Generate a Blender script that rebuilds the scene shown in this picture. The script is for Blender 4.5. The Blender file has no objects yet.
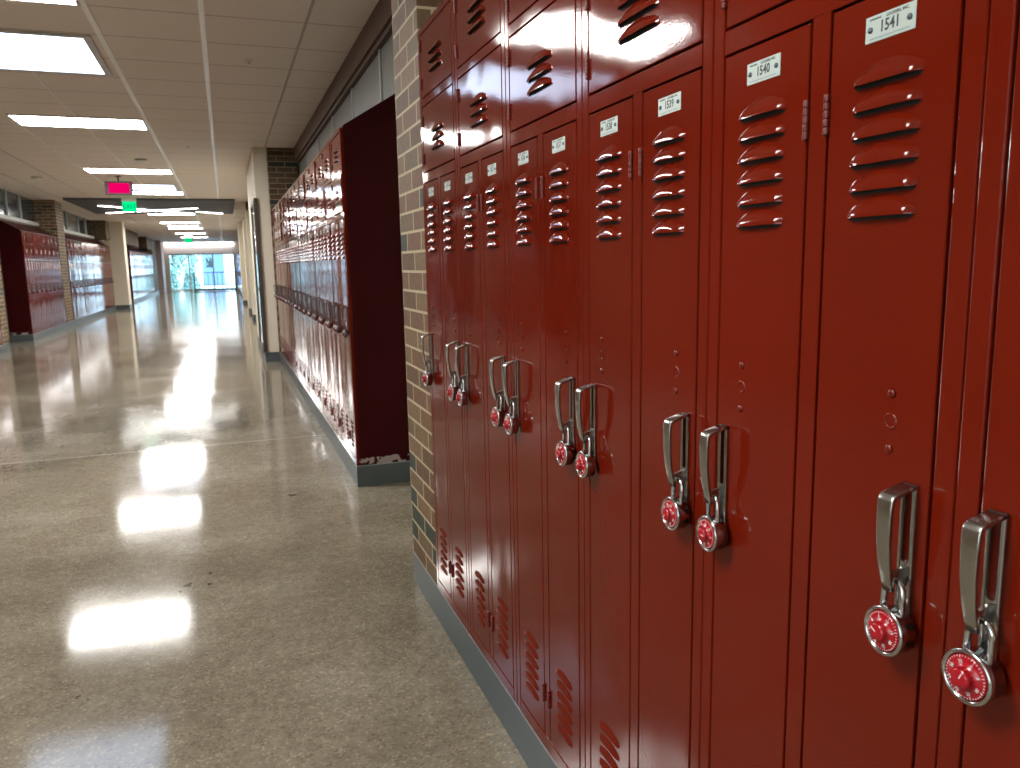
import bpy, bmesh, math, random
from mathutils import Vector, Matrix
random.seed(7)
R = math.radians
sc = bpy.context.scene
COL = sc.collection

# ------------------------------------------------------------------ camera, world, exposure
cam_d = bpy.data.cameras.new('camera'); cam = bpy.data.objects.new('camera', cam_d); COL.objects.link(cam)
cam_d.sensor_fit = 'HORIZONTAL'; cam_d.sensor_width = 36.0
cam_d.lens = 36.0 * 777.99 / 1020.0
cam_d.clip_start = 0.02; cam_d.clip_end = 500
yaw, pitch, roll = R(19.789), R(-8.880), R(-1.1198)
fw = Vector((math.sin(yaw)*math.cos(pitch), math.cos(yaw)*math.cos(pitch), math.sin(pitch)))
rt = Vector((math.cos(yaw), -math.sin(yaw), 0)); up = rt.cross(fw)
r2 = math.cos(roll)*rt + math.sin(roll)*up
u2 = -math.sin(roll)*rt + math.cos(roll)*up
cam.matrix_world = Matrix(((r2.x, u2.x, -fw.x, 0), (r2.y, u2.y, -fw.y, 0), (r2.z, u2.z, -fw.z, 1.216), (0, 0, 0, 1)))
cam_d.dof.use_dof = True; cam_d.dof.focus_distance = 1.25; cam_d.dof.aperture_fstop = 14
sc.camera = cam
sc.view_settings.view_transform = 'Standard'; sc.view_settings.look = 'None'
sc.view_settings.gamma = 1.0; sc.view_settings.use_curve_mapping = False
sc.view_settings.exposure = 2.15
LIGHT = 12.0        # ceiling troffers
DAY = 1.7          # bluish panels
SKY = 1.4 

world = bpy.data.worlds.new('world'); sc.world = world; world.use_nodes = True
wb = world.node_tree.nodes['Background']
wb.inputs['Color'].default_value = (0.95, 0.97, 1.0, 1); wb.inputs['Strength'].default_value = SKY

CEIL = 2.70
FX = 0.61          # face plane of the right lockers
LX = -3.27         # face plane of the left lockers
WR = 0.965         # wall plane right (behind lockers)
WL = -3.625        # wall plane left
BASE = 0.121
U = 0.3935
YEND = 47.5

# ------------------------------------------------------------------ materials
def newmat(name):
    m = bpy.data.materials.new(name); m.use_nodes = True
    nt = m.node_tree; b = nt.nodes['Principled BSDF']
    return m, nt, b
def N(nt, t, **kw):
    n = nt.nodes.new(t)
    for k, v in kw.items():
        if k in n.inputs: n.inputs[k].default_value = v
        else: setattr(n, k, v)
    return n
def L(nt, a, b): nt.links.new(a, b)
def plain(name, col, rough=0.5, metal=0.0, **kw):
    m, nt, b = newmat(name)
    b.inputs['Base Color'].default_value = (*col, 1); b.inputs['Roughness'].default_value = rough
    b.inputs['Metallic'].default_value = metal
    for k, v in kw.items(): b.inputs[k].default_value = v
    return m
def emit(name, col, s):
    m, nt, b = newmat(name)
    b.inputs['Base Color'].default_value = (0.0, 0.0, 0.0, 1); b.inputs['Specular IOR Level'].default_value = 0.0
    b.inputs['Emission Color'].default_value = (*col, 1); b.inputs['Emission Strength'].default_value = s
    return m
def ramp(nt, stops, interp='LINEAR'):
    r = nt.nodes.new('ShaderNodeValToRGB'); cr = r.color_ramp; cr.interpolation = interp
    while len(cr.elements) < len(stops): cr.elements.new(0.5)
    for e, (p, c) in zip(cr.elements, stops):
        e.position = p; e.color = (*c, 1) if len(c) == 3 else c
    return r

def locker_paint(name, col, wav=0.5, rough=0.13, chips=False):
    m, nt, b = newmat(name)
    geo = N(nt, 'ShaderNodeNewGeometry')
    n1 = N(nt, 'ShaderNodeTexNoise', Scale=5.5, Detail=1.0)
    mp = N(nt, 'ShaderNodeMapping'); mp.inputs['Scale'].default_value = (1, 1, 0.75)
    L(nt, geo.outputs['Position'], mp.inputs['Vector']); L(nt, mp.outputs[0], n1.inputs['Vector'])
    n2 = N(nt, 'ShaderNodeTexNoise', Scale=240.0, Detail=2.0); L(nt, geo.outputs['Position'], n2.inputs['Vector'])
    bp1 = N(nt, 'ShaderNodeBump', Strength=wav, Distance=0.012)
    L(nt, n1.outputs['Fac'], bp1.inputs['Height'])
    bp2 = N(nt, 'ShaderNodeBump', Strength=0.03, Distance=0.002)
    L(nt, n2.outputs['Fac'], bp2.inputs['Height']); L(nt, bp1.outputs[0], bp2.inputs['Normal'])
    L(nt, bp2.outputs[0], b.inputs['Normal'])
    b.inputs['Roughness'].default_value = rough
    b.inputs['IOR'].default_value = 1.37 if not chips else 1.2
    n3 = N(nt, 'ShaderNodeTexNoise', Scale=3.0, Detail=5.0); L(nt, geo.outputs['Position'], n3.inputs['Vector'])
    r = ramp(nt, [(0.3, tuple(c*0.9 for c in col)), (0.7, tuple(min(1, c*1.08) for c in col))])
    L(nt, n3.outputs['Fac'], r.inputs[0])
    last = r.outputs[0]
    # small chips and scuffs where the bare primer shows
    n4 = N(nt, 'ShaderNodeTexNoise', Scale=95.0, Detail=3.0, Roughness=0.6); L(nt, geo.outputs['Position'], n4.inputs['Vector'])
    r4 = ramp(nt, [(0.775, (0, 0, 0)), (0.79, (1, 1, 1))]); L(nt, n4.outputs['Fac'], r4.inputs[0])
    mx = N(nt, 'ShaderNodeMixRGB'); mx.inputs[2].default_value = (0.55, 0.38, 0.33, 1)
    L(nt, r4.outputs[0], mx.inputs[0]); L(nt, last, mx.inputs[1]); last = mx.outputs[0]
    if chips:
        sep = N(nt, 'ShaderNodeSeparateXYZ'); L(nt, geo.outputs['Position'], sep.inputs[0])
        band = ramp(nt, [(0.0, (1, 1, 1)), (0.155, (1, 1, 1)), (0.185, (0.45, 0.45, 0.45)), (0.215, (0, 0, 0))])
        L(nt, sep.outputs['Z'], band.inputs[0])
        n5 = N(nt, 'ShaderNodeTexNoise', Scale=17.0, Detail=2.5); L(nt, geo.outputs['Position'], n5.inputs['Vector'])
        mu = N(nt, 'ShaderNodeMath', operation='MULTIPLY'); L(nt, band.outputs[0], mu.inputs[0]); L(nt, n5.outputs['Fac'], mu.inputs[1])
        r5 = ramp(nt, [(0.505, (0, 0, 0)), (0.52, (1, 1, 1))]); L(nt, mu.outputs[0], r5.inputs[0])
        m2 = N(nt, 'ShaderNodeMixRGB'); m2.inputs[2].default_value = (0.30, 0.24, 0.23, 1)
        L(nt, r5.outputs[0], m2.inputs[0]); L(nt, last, m2.inputs[1]); last = m2.outputs[0]
    L(nt, last, b.inputs['Base Color'])
    return m
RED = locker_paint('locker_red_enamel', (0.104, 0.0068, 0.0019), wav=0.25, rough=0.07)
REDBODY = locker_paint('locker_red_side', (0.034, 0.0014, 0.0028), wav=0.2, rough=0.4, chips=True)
DARK = plain('locker_painted_shade', (0.006, 0.003, 0.003), 0.8)  # painted shade for the louver slits and door gaps
CHROME = plain('satin_chrome', (0.40, 0.40, 0.38), 0.24, 1.0)
FARDARK = plain('far_darkened_metal', (0.14, 0.12, 0.12), 0.35, 0.6)  # stands in for chrome; the far hardware's dark reflections are put into the colour
STEEL = plain('polished_steel', (0.48, 0.48, 0.49), 0.15, 1.0)
HINGE = plain('hinge_red', (0.095, 0.009, 0.006), 0.3)
PLATE = plain('number_plate_aluminium', (0.37, 0.43, 0.40), 0.42, 0.2)
INK = plain('plate_ink', (0.02, 0.02, 0.025), 0.5)
RIVET = plain('plate_rivet', (0.10, 0.12, 0.14), 0.35, 0.8)
DIAL = plain('dial_red', (0.27, 0.004, 0.010), 0.2)
DIALD = plain('dial_dark_red', (0.12, 0.004, 0.008), 0.3)
DIALW = plain('dial_white', (0.55, 0.48, 0.48), 0.4)
BASEM = plain('vinyl_cove_base', (0.062, 0.078, 0.082), 0.42)
BEIGE = plain('beige_painted_wall', (0.68, 0.62, 0.50), 0.6)
TBAR = plain('ceiling_t_bar', (0.96, 0.95, 0.93), 0.35)
TBAR2 = plain('ceiling_t_bar_grey', (0.48, 0.44, 0.41), 0.5)
TRIMB = plain('brown_fascia', (0.10, 0.055, 0.035), 0.55)
CLOUD = plain('charcoal_ceiling_panel', (0.10, 0.105, 0.12), 0.7)
BLACK = plain('black_metal', (0.02, 0.02, 0.022), 0.4)
FRAMEW = plain('pale_window_frame', (0.45, 0.47, 0.45), 0.5)
ALU = plain('aluminium_frame', (0.45, 0.47, 0.50), 0.4, 0.7)
BRONZE = plain('bronze_frame', (0.10, 0.08, 0.06), 0.35, 0.6)
PLASTIC = plain('white_plastic', (0.75, 0.74, 0.72), 0.4)
FIXT = plain('fixture_frame', (0.50, 0.50, 0.50), 0.4)
TROF = emit('troffer_diffuser', (1.0, 0.975, 0.93), LIGHT)
DAYL = emit('daylight_diffuser', (0.62, 0.76, 1.0), DAY)
LINE = emit('linear_lamp', (1.0, 0.98, 0.92), 6.0)
GREEN = emit('exit_green', (0.0, 0.72, 0.22), 0.32)
GREENL = emit('exit_letters', (0.0, 0.30, 0.12), 0.32)
REDGLOW = emit('red_led_panel', (0.80, 0.0, 0.12), 0.25)
PANEL_R = plain('grey_clerestory_panel', (0.19, 0.20, 0.185), 0.35)
PANEL_L = plain('dark_clerestory_glass', (0.035, 0.05, 0.06), 0.12)

def brick_mat(name, dark=1.0):
    m, nt, b = newmat(name)
    geo = N(nt, 'ShaderNodeNewGeometry'); sep = N(nt, 'ShaderNodeSeparateXYZ'); L(nt, geo.outputs['Position'], sep.inputs[0])
    ad = N(nt, 'ShaderNodeMath', operation='ADD'); L(nt, sep.outputs['X'], ad.inputs[0]); L(nt, sep.outputs['Y'], ad.inputs[1])
    ao = N(nt, 'ShaderNodeMath', operation='ADD'); L(nt, ad.outputs[0], ao.inputs[0]); ao.inputs[1].default_value = 20.235
    zo = N(nt, 'ShaderNodeMath', operation='ADD'); L(nt, sep.outputs['Z'], zo.inputs[0]); zo.inputs[1].default_value = 0.0145
    cmb = N(nt, 'ShaderNodeCombineXYZ'); L(nt, ao.outputs[0], cmb.inputs[0]); L(nt, zo.outputs[0], cmb.inputs[1])
    bt = N(nt, 'ShaderNodeTexBrick', offset=0.5)
    bt.inputs['Color1'].default_value = (0, 0, 0, 1); bt.inputs['Color2'].default_value = (1, 1, 1, 1); bt.inputs['Mortar'].default_value = (0.5, 0.5, 0.5, 1)
    bt.inputs['Scale'].default_value = 1.0; bt.inputs['Mortar Size'].default_value = 0.0045; bt.inputs['Mortar Smooth'].default_value = 0.1
    bt.inputs['Brick Width'].default_value = 0.205; bt.inputs['Row Height'].default_value = 0.067; bt.inputs['Bias'].default_value = 0.0
    L(nt, cmb.outputs[0], bt.inputs['Vector'])
    cols = [(0.0, (0.150, 0.075, 0.033)), (0.18, (0.115, 0.060, 0.028)), (0.38, (0.170, 0.100, 0.048)), (0.56, (0.135, 0.088, 0.043)), (0.72, (0.150, 0.072, 0.035)), (0.86, (0.034, 0.042, 0.030))]
    r = ramp(nt, [(p, tuple(c*dark for c in cc)) for p, cc in cols], 'CONSTANT')
    L(nt, bt.outputs['Color'], r.inputs[0])
    nz = N(nt, 'ShaderNodeTexNoise', Scale=60.0, Detail=4.0); L(nt, geo.outputs['Position'], nz.inputs['Vector'])
    rn = ramp(nt, [(0.3, (0.75, 0.75, 0.75)), (0.7, (1.15, 1.15, 1.15))]); L(nt, nz.outputs['Fac'], rn.inputs[0])
    ml = N(nt, 'ShaderNodeMixRGB', blend_type='MULTIPLY'); ml.inputs[0].default_value = 1.0
    L(nt, r.outputs[0], ml.inputs[1]); L(nt, rn.outputs[0], ml.inputs[2])
    mx = N(nt, 'ShaderNodeMixRGB'); L(nt, bt.outputs['Fac'], mx.inputs[0]); L(nt, ml.outputs[0], mx.inputs[1])
    mx.inputs[2].default_value = (0.45*dark, 0.37*dark, 0.235*dark, 1)
    L(nt, mx.outputs[0], b.inputs['Base Color']); b.inputs['Roughness'].default_value = 0.7
    bp = N(nt, 'ShaderNodeBump', Strength=0.5, Distance=0.004, invert=True); L(nt, bt.outputs['Fac'], bp.inputs['Height'])
    L(nt, bp.outputs[0], b.inputs['Normal'])
    return m
BRICK = brick_mat('tan_brick', 1.0)
BRICKD = brick_mat('brown_brick', 0.62)

def ceiling_mat():
    m, nt, b = newmat('ceiling_tiles')
    geo = N(nt, 'ShaderNodeNewGeometry'); sep = N(nt, 'ShaderNodeSeparateXYZ'); L(nt, geo.outputs['Position'], sep.inputs[0])
    def grid(out, off, sp, w):
        a = N(nt, 'ShaderNodeMath', operation='ADD'); L(nt, out, a.inputs[0]); a.inputs[1].default_value = off
        d = N(nt, 'ShaderNodeMath', operation='DIVIDE'); L(nt, a.outputs[0], d.inputs[0]); d.inputs[1].default_value = sp
        f = N(nt, 'ShaderNodeMath', operation='FRACT'); L(nt, d.outputs[0], f.inputs[0])
        c = N(nt, 'ShaderNodeMath', operation='LESS_THAN'); L(nt, f.outputs[0], c.inputs[0]); c.inputs[1].default_value = w/sp
        return c.outputs[0]
    g1 = grid(sep.outputs['Y'], 20 + 0.605*0 - (5.20 % 0.605) + 0.605 - (20 % 0.605), 0.605, 0.011)
    nz = N(nt, 'ShaderNodeTexNoise', Scale=120.0, Detail=3.0); L(nt, geo.outputs['Position'], nz.inputs['Vector'])
    r = ramp(nt, [(0.3, (0.80, 0.725, 0.665)), (0.7, (0.89, 0.81, 0.745))]); L(nt, nz.outputs['Fac'], r.inputs[0])
    mx = N(nt, 'ShaderNodeMixRGB'); L(nt, g1, mx.inputs[0]); L(nt, r.outputs[0], mx.inputs[1]); mx.inputs[2].default_value = (0.36, 0.31, 0.29, 1)
    L(nt, mx.outputs[0], b.inputs['Base Color']); b.inputs['Roughness'].default_value = 0.75
    return m
CEILM = ceiling_mat()

def floor_mat():
    m, nt, b = newmat('polished_concrete')
    geo = N(nt, 'ShaderNodeNewGeometry'); P = geo.outputs['Position']
    big = N(nt, 'ShaderNodeTexNoise', Scale=1.3, Detail=6.0, Roughness=0.62); L(nt, P, big.inputs['Vector'])
    r1 = ramp(nt, [(0.30, (0.126, 0.107, 0.079)), (0.5, (0.184, 0.161, 0.122)), (0.72, (0.255, 0.232, 0.188))]); L(nt, big.outputs['Fac'], r1.inputs[0])
    # fine aggregate
    vo = N(nt, 'ShaderNodeTexVoronoi', Scale=150.0); L(nt, P, vo.inputs['Vector'])
    sepc = N(nt, 'ShaderNodeSeparateColor'); L(nt, vo.outputs['Color'], sepc.inputs[0])
    r2 = ramp(nt, [(0.0, (0.62, 0.60, 0.56)), (0.12, (0.9, 0.9, 0.88)), (0.55, (1.02, 1.01, 1.0)), (0.86, (1.15, 1.13, 1.08)), (0.97, (1.6, 1.56, 1.45))]); L(nt, sepc.outputs[0], r2.inputs[0])
    mu = N(nt, 'ShaderNodeMixRGB', blend_type='MULTIPLY'); mu.inputs[0].default_value = 0.8
    L(nt, r1.outputs[0], mu.inputs[1]); L(nt, r2.outputs[0], mu.inputs[2])
    fine = N(nt, 'ShaderNodeTexNoise', Scale=22.0, Detail=8.0, Roughness=0.7); L(nt, P, fine.inputs['Vector'])
    r3 = ramp(nt, [(0.32, (0.74, 0.73, 0.70)), (0.68, (1.22, 1.22, 1.22))]); L(nt, fine.outputs['Fac'], r3.inputs[0])
    m2 = N(nt, 'ShaderNodeMixRGB', blend_type='MULTIPLY'); m2.inputs[0].default_value = 0.7
    L(nt, mu.outputs[0], m2.inputs[1]); L(nt, r3.outputs[0], m2.inputs[2])
    last = m2.outputs[0]
    # saw-cut joint across the corridor
    sep = N(nt, 'ShaderNodeSeparateXYZ'); L(nt, P, sep.inputs[0])
    s = N(nt, 'ShaderNodeMath', operation='SUBTRACT'); L(nt, sep.outputs['Y'], s.inputs[0]); s.inputs[1].default_value = 5.69
    a = N(nt, 'ShaderNodeMath', operation='ABSOLUTE'); L(nt, s.outputs[0], a.inputs[0])
    c = N(nt, 'ShaderNodeMath', operation='LESS_THAN'); L(nt, a.outputs[0], c.inputs[0]); c.inputs[1].default_value = 0.006
    m3 = N(nt, 'ShaderNodeMixRGB'); L(nt, c.outputs[0], m3.inputs[0]); L(nt, last, m3.inputs[1]); m3.inputs[2].default_value = (0.42, 0.39, 0.34, 1)
    last = m3.outputs[0]
    # a few dark stains of their own shape
    wn = N(nt, 'ShaderNodeTexNoise', Scale=45.0, Detail=3.0); L(nt, P, wn.inputs['Vector'])
    wv = N(nt, 'ShaderNodeVectorMath', operation='MULTIPLY_ADD'); L(nt, wn.outputs['Color'], wv.inputs[0]); wv.inputs[1].default_value = (0.06, 0.06, 0); 
    sub = N(nt, 'ShaderNodeVectorMath', operation='SUBTRACT'); L(nt, P, sub.inputs[0]); sub.inputs[1].default_value = (0.03, 0.03, 0); L(nt, sub.outputs[0], wv.inputs[2])
    for (x, y, rr) in ((-0.227, 3.127, 0.018), (-0.252, 3.075, 0.009), (-0.141, 3.225, 0.009), (-0.14, 3.111, 0.009), (-0.478, 2.382, 0.008), (0.256, 4.218, 0.02), (-0.46, 2.36, 0.005)):
        d = N(nt, 'ShaderNodeVectorMath', operation='DISTANCE'); L(nt, wv.outputs[0], d.inputs[0]); d.inputs[1].default_value = (x, y, 0)
        lt = N(nt, 'ShaderNodeMath', operation='LESS_THAN'); L(nt, d.outputs['Value'], lt.inputs[0]); lt.inputs[1].default_value = rr
        mm = N(nt, 'ShaderNodeMixRGB'); L(nt, lt.outputs[0], mm.inputs[0]); L(nt, last, mm.inputs[1]); mm.inputs[2].default_value = (0.045, 0.04, 0.03, 1)
        last = mm.outputs[0]
    L(nt, last, b.inputs['Base Color'])
    rr = ramp(nt, [(0.3, (0.07,)*3), (0.7, (0.125,)*3)]); L(nt, big.outputs['Fac'], rr.inputs[0]); L(nt, rr.outputs[0], b.inputs['Roughness'])
    b.inputs['IOR'].default_value = 1.32
    bn = N(nt, 'ShaderNodeTexNoise', Scale=5.0, Detail=2.0); L(nt, P, bn.inputs['Vector'])
    bp = N(nt, 'ShaderNodeBump', Strength=0.025, Distance=0.01); L(nt, bn.outputs['Fac'], bp.inputs['Height'])
    bp2 = N(nt, 'ShaderNodeBump', Strength=0.03, Distance=0.002); L(nt, fine.outputs['Fac'], bp2.inputs['Height']); L(nt, bp.outputs[0], bp2.inputs['Normal'])
    L(nt, bp2.outputs[0], b.inputs['Normal'])
    return m
FLOORM = floor_mat()

def glass_mat(name, tint=(0.9, 0.95, 0.95), refl=0.08):
    m, nt, b = newmat(name)
    nt.nodes.remove(b)
    out = [n for n in nt.nodes if n.type == 'OUTPUT_MATERIAL'][0]
    tr = N(nt, 'ShaderNodeBsdfTransparent'); tr.inputs[0].default_value = (*tint, 1)
    gl = N(nt, 'ShaderNodeBsdfGlossy'); gl.inputs['Roughness'].default_value = 0.02
    fr = N(nt, 'ShaderNodeFresnel', IOR=1.45)
    mx = N(nt, 'ShaderNodeMixShader'); L(nt, fr.outputs[0], mx.inputs[0]); L(nt, tr.outputs[0], mx.inputs[1]); L(nt, gl.outputs[0], mx.inputs[2])
    L(nt, mx.outputs[0], out.inputs['Surface'])
    return m
GLASS = glass_mat('clear_glass'); TINTED = glass_mat('tinted_end_glass', (0.74, 0.91, 1.0))
CASEGLASS = plain('case_glass_dark', (0.30, 0.42, 0.45), 0.06)

# ------------------------------------------------------------------ mesh builder
class MB:
    def __init__(s): s.v = []; s.f = []; s.m = []; s.mats = []; s.sm = []
    def mi(s, mat):
        if mat not in s.mats: s.mats.append(mat)
        return s.mats.index(mat)
    def raw(s, vs, fs, mat, smooth=False, M=None):
        o = len(s.v); k = s.mi(mat)
        for v in vs:
            v = Vector(v)
            s.v.append(tuple(M @ v) if M is not None else tuple(v))
        for f in fs: s.f.append([i+o for i in f]); s.m.append(k); s.sm.append(smooth)
    def box(s, a, b, mat, bev=0.0, seg=1, M=None):
        x0, y0, z0 = [min(p, q) for p, q in zip(a, b)]; x1, y1, z1 = [max(p, q) for p, q in zip(a, b)]
        vs = [(x, y, z) for x in (x0, x1) for y in (y0, y1) for z in (z0, z1)]
        fs = [(0, 1, 3, 2), (4, 6, 7, 5), (0, 4, 5, 1), (2, 3, 7, 6), (0, 2, 6, 4), (1, 5, 7, 3)]
        if bev > 0:
            bm = bmesh.new(); bv = [bm.verts.new(v) for v in vs]
            for f in fs: bm.faces.new([bv[i] for i in f])
            bmesh.ops.bevel(bm, geom=bm.edges[:], offset=bev, segments=seg, affect='EDGES', profile=0.5)
            bm.verts.index_update()
            vs = [tuple(v.co) for v in bm.verts]; fs = [[v.index for v in f.verts] for f in bm.faces]; bm.free()
        s.raw(vs, fs, mat, False, M)
    def quad(s, pts, mat): s.raw(pts, [tuple(range(len(pts)))], mat)
    def prism(s, pts, a, b, axis, mat, bev=0.0):
        # pts: 2D outline; extruded along axis between a and b
        def mk(p, t):
            if axis == 0: return (t, p[0], p[1])
            if axis == 1: return (p[0], t, p[1])
            return (p[0], p[1], t)
        n = len(pts)
        vs = [mk(p, a) for p in pts] + [mk(p, b) for p in pts]
        fs = [tuple(range(n))[::-1], tuple(range(n, 2*n))] + [(i, (i+1) % n, n+(i+1) % n, n+i) for i in range(n)]
        if bev > 0:
            bm = bmesh.new(); bv = [bm.verts.new(v) for v in vs]
            for f in fs: bm.faces.new([bv[i] for i in f])
            bmesh.ops.recalc_face_normals(bm, faces=bm.faces[:])
            bmesh.ops.bevel(bm, geom=bm.edges[:], offset=bev, segments=1, affect='EDGES')
            bm.verts.index_update()
            vs = [tuple(v.co) for v in bm.verts]; fs = [[v.index for v in f.verts] for f in bm.faces]; bm.free()
        s.raw(vs, fs, mat)
    def tube(s, path, r, mat, n=8, caps=True, M=None, radii=None):
        path = [Vector(p) for p in path]; rings = []
        prev = None
        for i, p in enumerate(path):
            t = (path[min(i+1, len(path)-1)] - path[max(i-1, 0)]).normalized()
            if prev is None:
                a = Vector((0, 0, 1)) if abs(t.z) < 0.9 else Vector((1, 0, 0))
                u = t.cross(a).normalized()
            else: u = (prev - t*prev.dot(t)).normalized()
            prev = u; w = t.cross(u); rr = radii[i] if radii else r
            rings.append([tuple(p + (u*math.cos(2*math.pi*k/n) + w*math.sin(2*math.pi*k/n))*rr) for k in range(n)])
        vs = [v for rg in rings for v in rg]; fs = []
        for i in range(len(rings)-1):
            for k in range(n): fs.append((i*n+k, i*n+(k+1) % n, (i+1)*n+(k+1) % n, (i+1)*n+k))
        if caps: fs.append(tuple(range(n))[::-1]); fs.append(tuple(range((len(rings)-1)*n, len(rings)*n)))
        s.raw(vs, fs, mat, True, M)
    def lathe(s, prof, c, axis, mat, n=24, M=None, smooth=True):
        # prof: list of (radius, t along axis)
        vs = []; fs = []
        for (r, t) in prof:
            for k in range(n):
                a = 2*math.pi*k/n; p, q = r*math.cos(a), r*math.sin(a)
                if axis == 0: vs.append((c[0]+t, c[1]+p, c[2]+q))
                elif axis == 1: vs.append((c[0]+p, c[1]+t, c[2]+q))
                else: vs.append((c[0]+p, c[1]+q, c[2]+t))
        for i in range(len(prof)-1):
            for k in range(n): fs.append((i*n+k, i*n+(k+1) % n, (i+1)*n+(k+1) % n, (i+1)*n+k))
        fs.append(tuple(range(n))[::-1]); fs.append(tuple(range((len(prof)-1)*n, len(prof)*n)))
        s.raw(vs, fs, mat, smooth, M)
    def mesh(s, name):
        me = bpy.data.meshes.new(name); me.from_pydata(s.v, [], s.f)
        for m in s.mats: me.materials.append(m)
        me.polygons.foreach_set('material_index', s.m); me.polygons.foreach_set('use_smooth', s.sm)
        bm = bmesh.new(); bm.from_mesh(me); bmesh.ops.recalc_face_normals(bm, faces=bm.faces[:]); bm.to_mesh(me); bm.free()
        me.update(); return me
    def obj(s, name, parent=None, loc=None):
        return link(name, s.mesh(name), parent, loc)
def link(name, me, parent=None, loc=None, rot=None):
    o = bpy.data.objects.new(name, me); COL.objects.link(o)
    if parent: o.parent = parent
    if loc is not None: o.location = loc
    if rot is not None: o.rotation_euler = rot
    return o
def tag(o, label=None, cat=None, group=None):
    if label: o['label'] = label
    if cat: o['category'] = cat
    if group: o['group'] = group
    return o
def struct(name, mb):
    o = mb.obj(name); o['kind'] = 'structure'; return o
def sbox(name, a, b, mat, bev=0.0):
    m = MB(); m.box(a, b, mat, bev); return struct(name, m)
def text_into(mb, txt, size, M, mat, ext=0.0002, bold=0.02):
    cu = bpy.data.curves.new('t', 'FONT'); cu.body = txt; cu.size = size; cu.align_x = 'CENTER'; cu.align_y = 'CENTER'
    cu.extrude = ext; cu.resolution_u = 2; cu.offset = size*bold
    o = bpy.data.objects.new('t', cu); COL.objects.link(o)
    bpy.context.view_layer.update()
    dg = bpy.context.evaluated_depsgraph_get(); me = bpy.data.meshes.new_from_object(o.evaluated_get(dg))
    mb.raw([tuple(v.co) for v in me.vertices], [list(p.vertices) for p in me.polygons], mat, False, M)
    bpy.data.objects.remove(o); bpy.data.curves.remove(cu); bpy.data.meshes.remove(me)
# text plane facing -X (locker face): text x -> -Y, text y -> +Z, text z -> -X
def face_M(x, y, z, sx=1.0, rot=0.0):
    B = Matrix(((0, 0, -1, x), (-1, 0, 0, y), (0, 1, 0, z), (0, 0, 0, 1)))
    return B @ Matrix.Rotation(rot, 4, 'Z') @ Matrix.Diagonal((sx, 1, 1, 1))

# ------------------------------------------------------------------ room shell
Y0 = -3.5
sbox('floor', (-4.2, Y0-0.1, -0.1), (1.3, YEND+0.25, 0.0), FLOORM)
sbox('ceiling', (-4.2, Y0-0.1, CEIL), (1.3, YEND+0.25, CEIL+0.12), CEILM)
# walls
sbox('wall_right', (WR+0.001, Y0, 0), (WR+0.15, 10.85, 2.0), BEIGE)            # behind lockers, clerestory opening above
sbox('wall_right', (WR+0.001, Y0, 2.0), (WR+0.15, 2.835, CEIL), BEIGE)
sbox('wall_right', (WR+0.05, 2.835, 2.0), (WR+0.15, 10.85, CEIL), BEIGE)
sbox('wall_right', (0.66, 10.85, 0), (WR+0.15, 33.0, CEIL), BEIGE)
sbox('wall_right', (WR+0.001, 33.0, 0), (WR+0.15, YEND, CEIL), BRICKD)
sbox('wall_left', (WL-0.15, 15.0, 0), (WL-0.001, YEND, 2.10), BRICKD)
sbox('wall_left', (WL-0.15, 26.55, 2.10), (WL-0.001, YEND, CEIL), BRICKD)
sbox('wall_left', (WL-0.15, 0.0, 0), (WL-0.001, 15.0, CEIL), BRICK)
sbox('wall_left', (WL-0.15, Y0, 0), (WL-0.001, 0.0, 0.35), BEIGE)
mb = MB()
for k in range(3): mb.box((WL-0.10, Y0+0.04+k*1.7-0.04, 0.35), (WL-0.02, Y0+0.04+k*1.7+0.04, CEIL), ALU)
mb.box((WL-0.10, Y0, 0.35), (WL-0.02, 0.0, 0.42), ALU); mb.box((WL-0.10, Y0, CEIL-0.06), (WL-0.02, 0.0, CEIL), ALU)
mb.box((WL-0.065, Y0, 0.42), (WL-0.06, 0.0, CEIL-0.06), GLASS)
struct('window_5', mb)  # unseen window, added to let in sky light as fill
sbox('wall_back', (-4.2, Y0-0.1, 0), (1.3, Y0, CEIL), BEIGE)
# end wall with window band
mb = MB()
mb.box((-4.2, YEND, 2.05), (1.3, YEND+0.2, CEIL), plain('end_wall_paint', (0.72, 0.66, 0.66), 0.6))
mb.box((-4.2, YEND, 0), (-2.90, YEND+0.2, 2.05), BEIGE)
mb.box((0.58, YEND, 0), (1.3, YEND+0.2, 2.05), BEIGE)
struct('wall_end', mb)
mb = MB()
for x in (-2.87, -1.85, -0.58, 0.55): mb.box((x-0.035, YEND+0.02, 0.0), (x+0.035, YEND+0.12, 2.05), ALU, 0.004)
for z in (0.05, 2.02): mb.box((-2.9, YEND+0.025, z-0.04), (0.58, YEND+0.115, z+0.03), ALU, 0.004)
mb.box((-2.87, YEND+0.06, 0.05), (0.55, YEND+0.07, 2.02), TINTED)
struct('window_1', mb)
m = MB(); m.box((-3.05, YEND-0.16, CEIL-0.05), (0.60, YEND-0.04, CEIL-0.001), ALU, 0.003); m.box((-3.03, YEND-0.15, CEIL-0.056), (0.58, YEND-0.05, CEIL-0.05), LINE)
o = m.obj('strip_lamp'); tag(o, 'long strip light along the top of the end wall above the windows', 'ceiling light')

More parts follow.
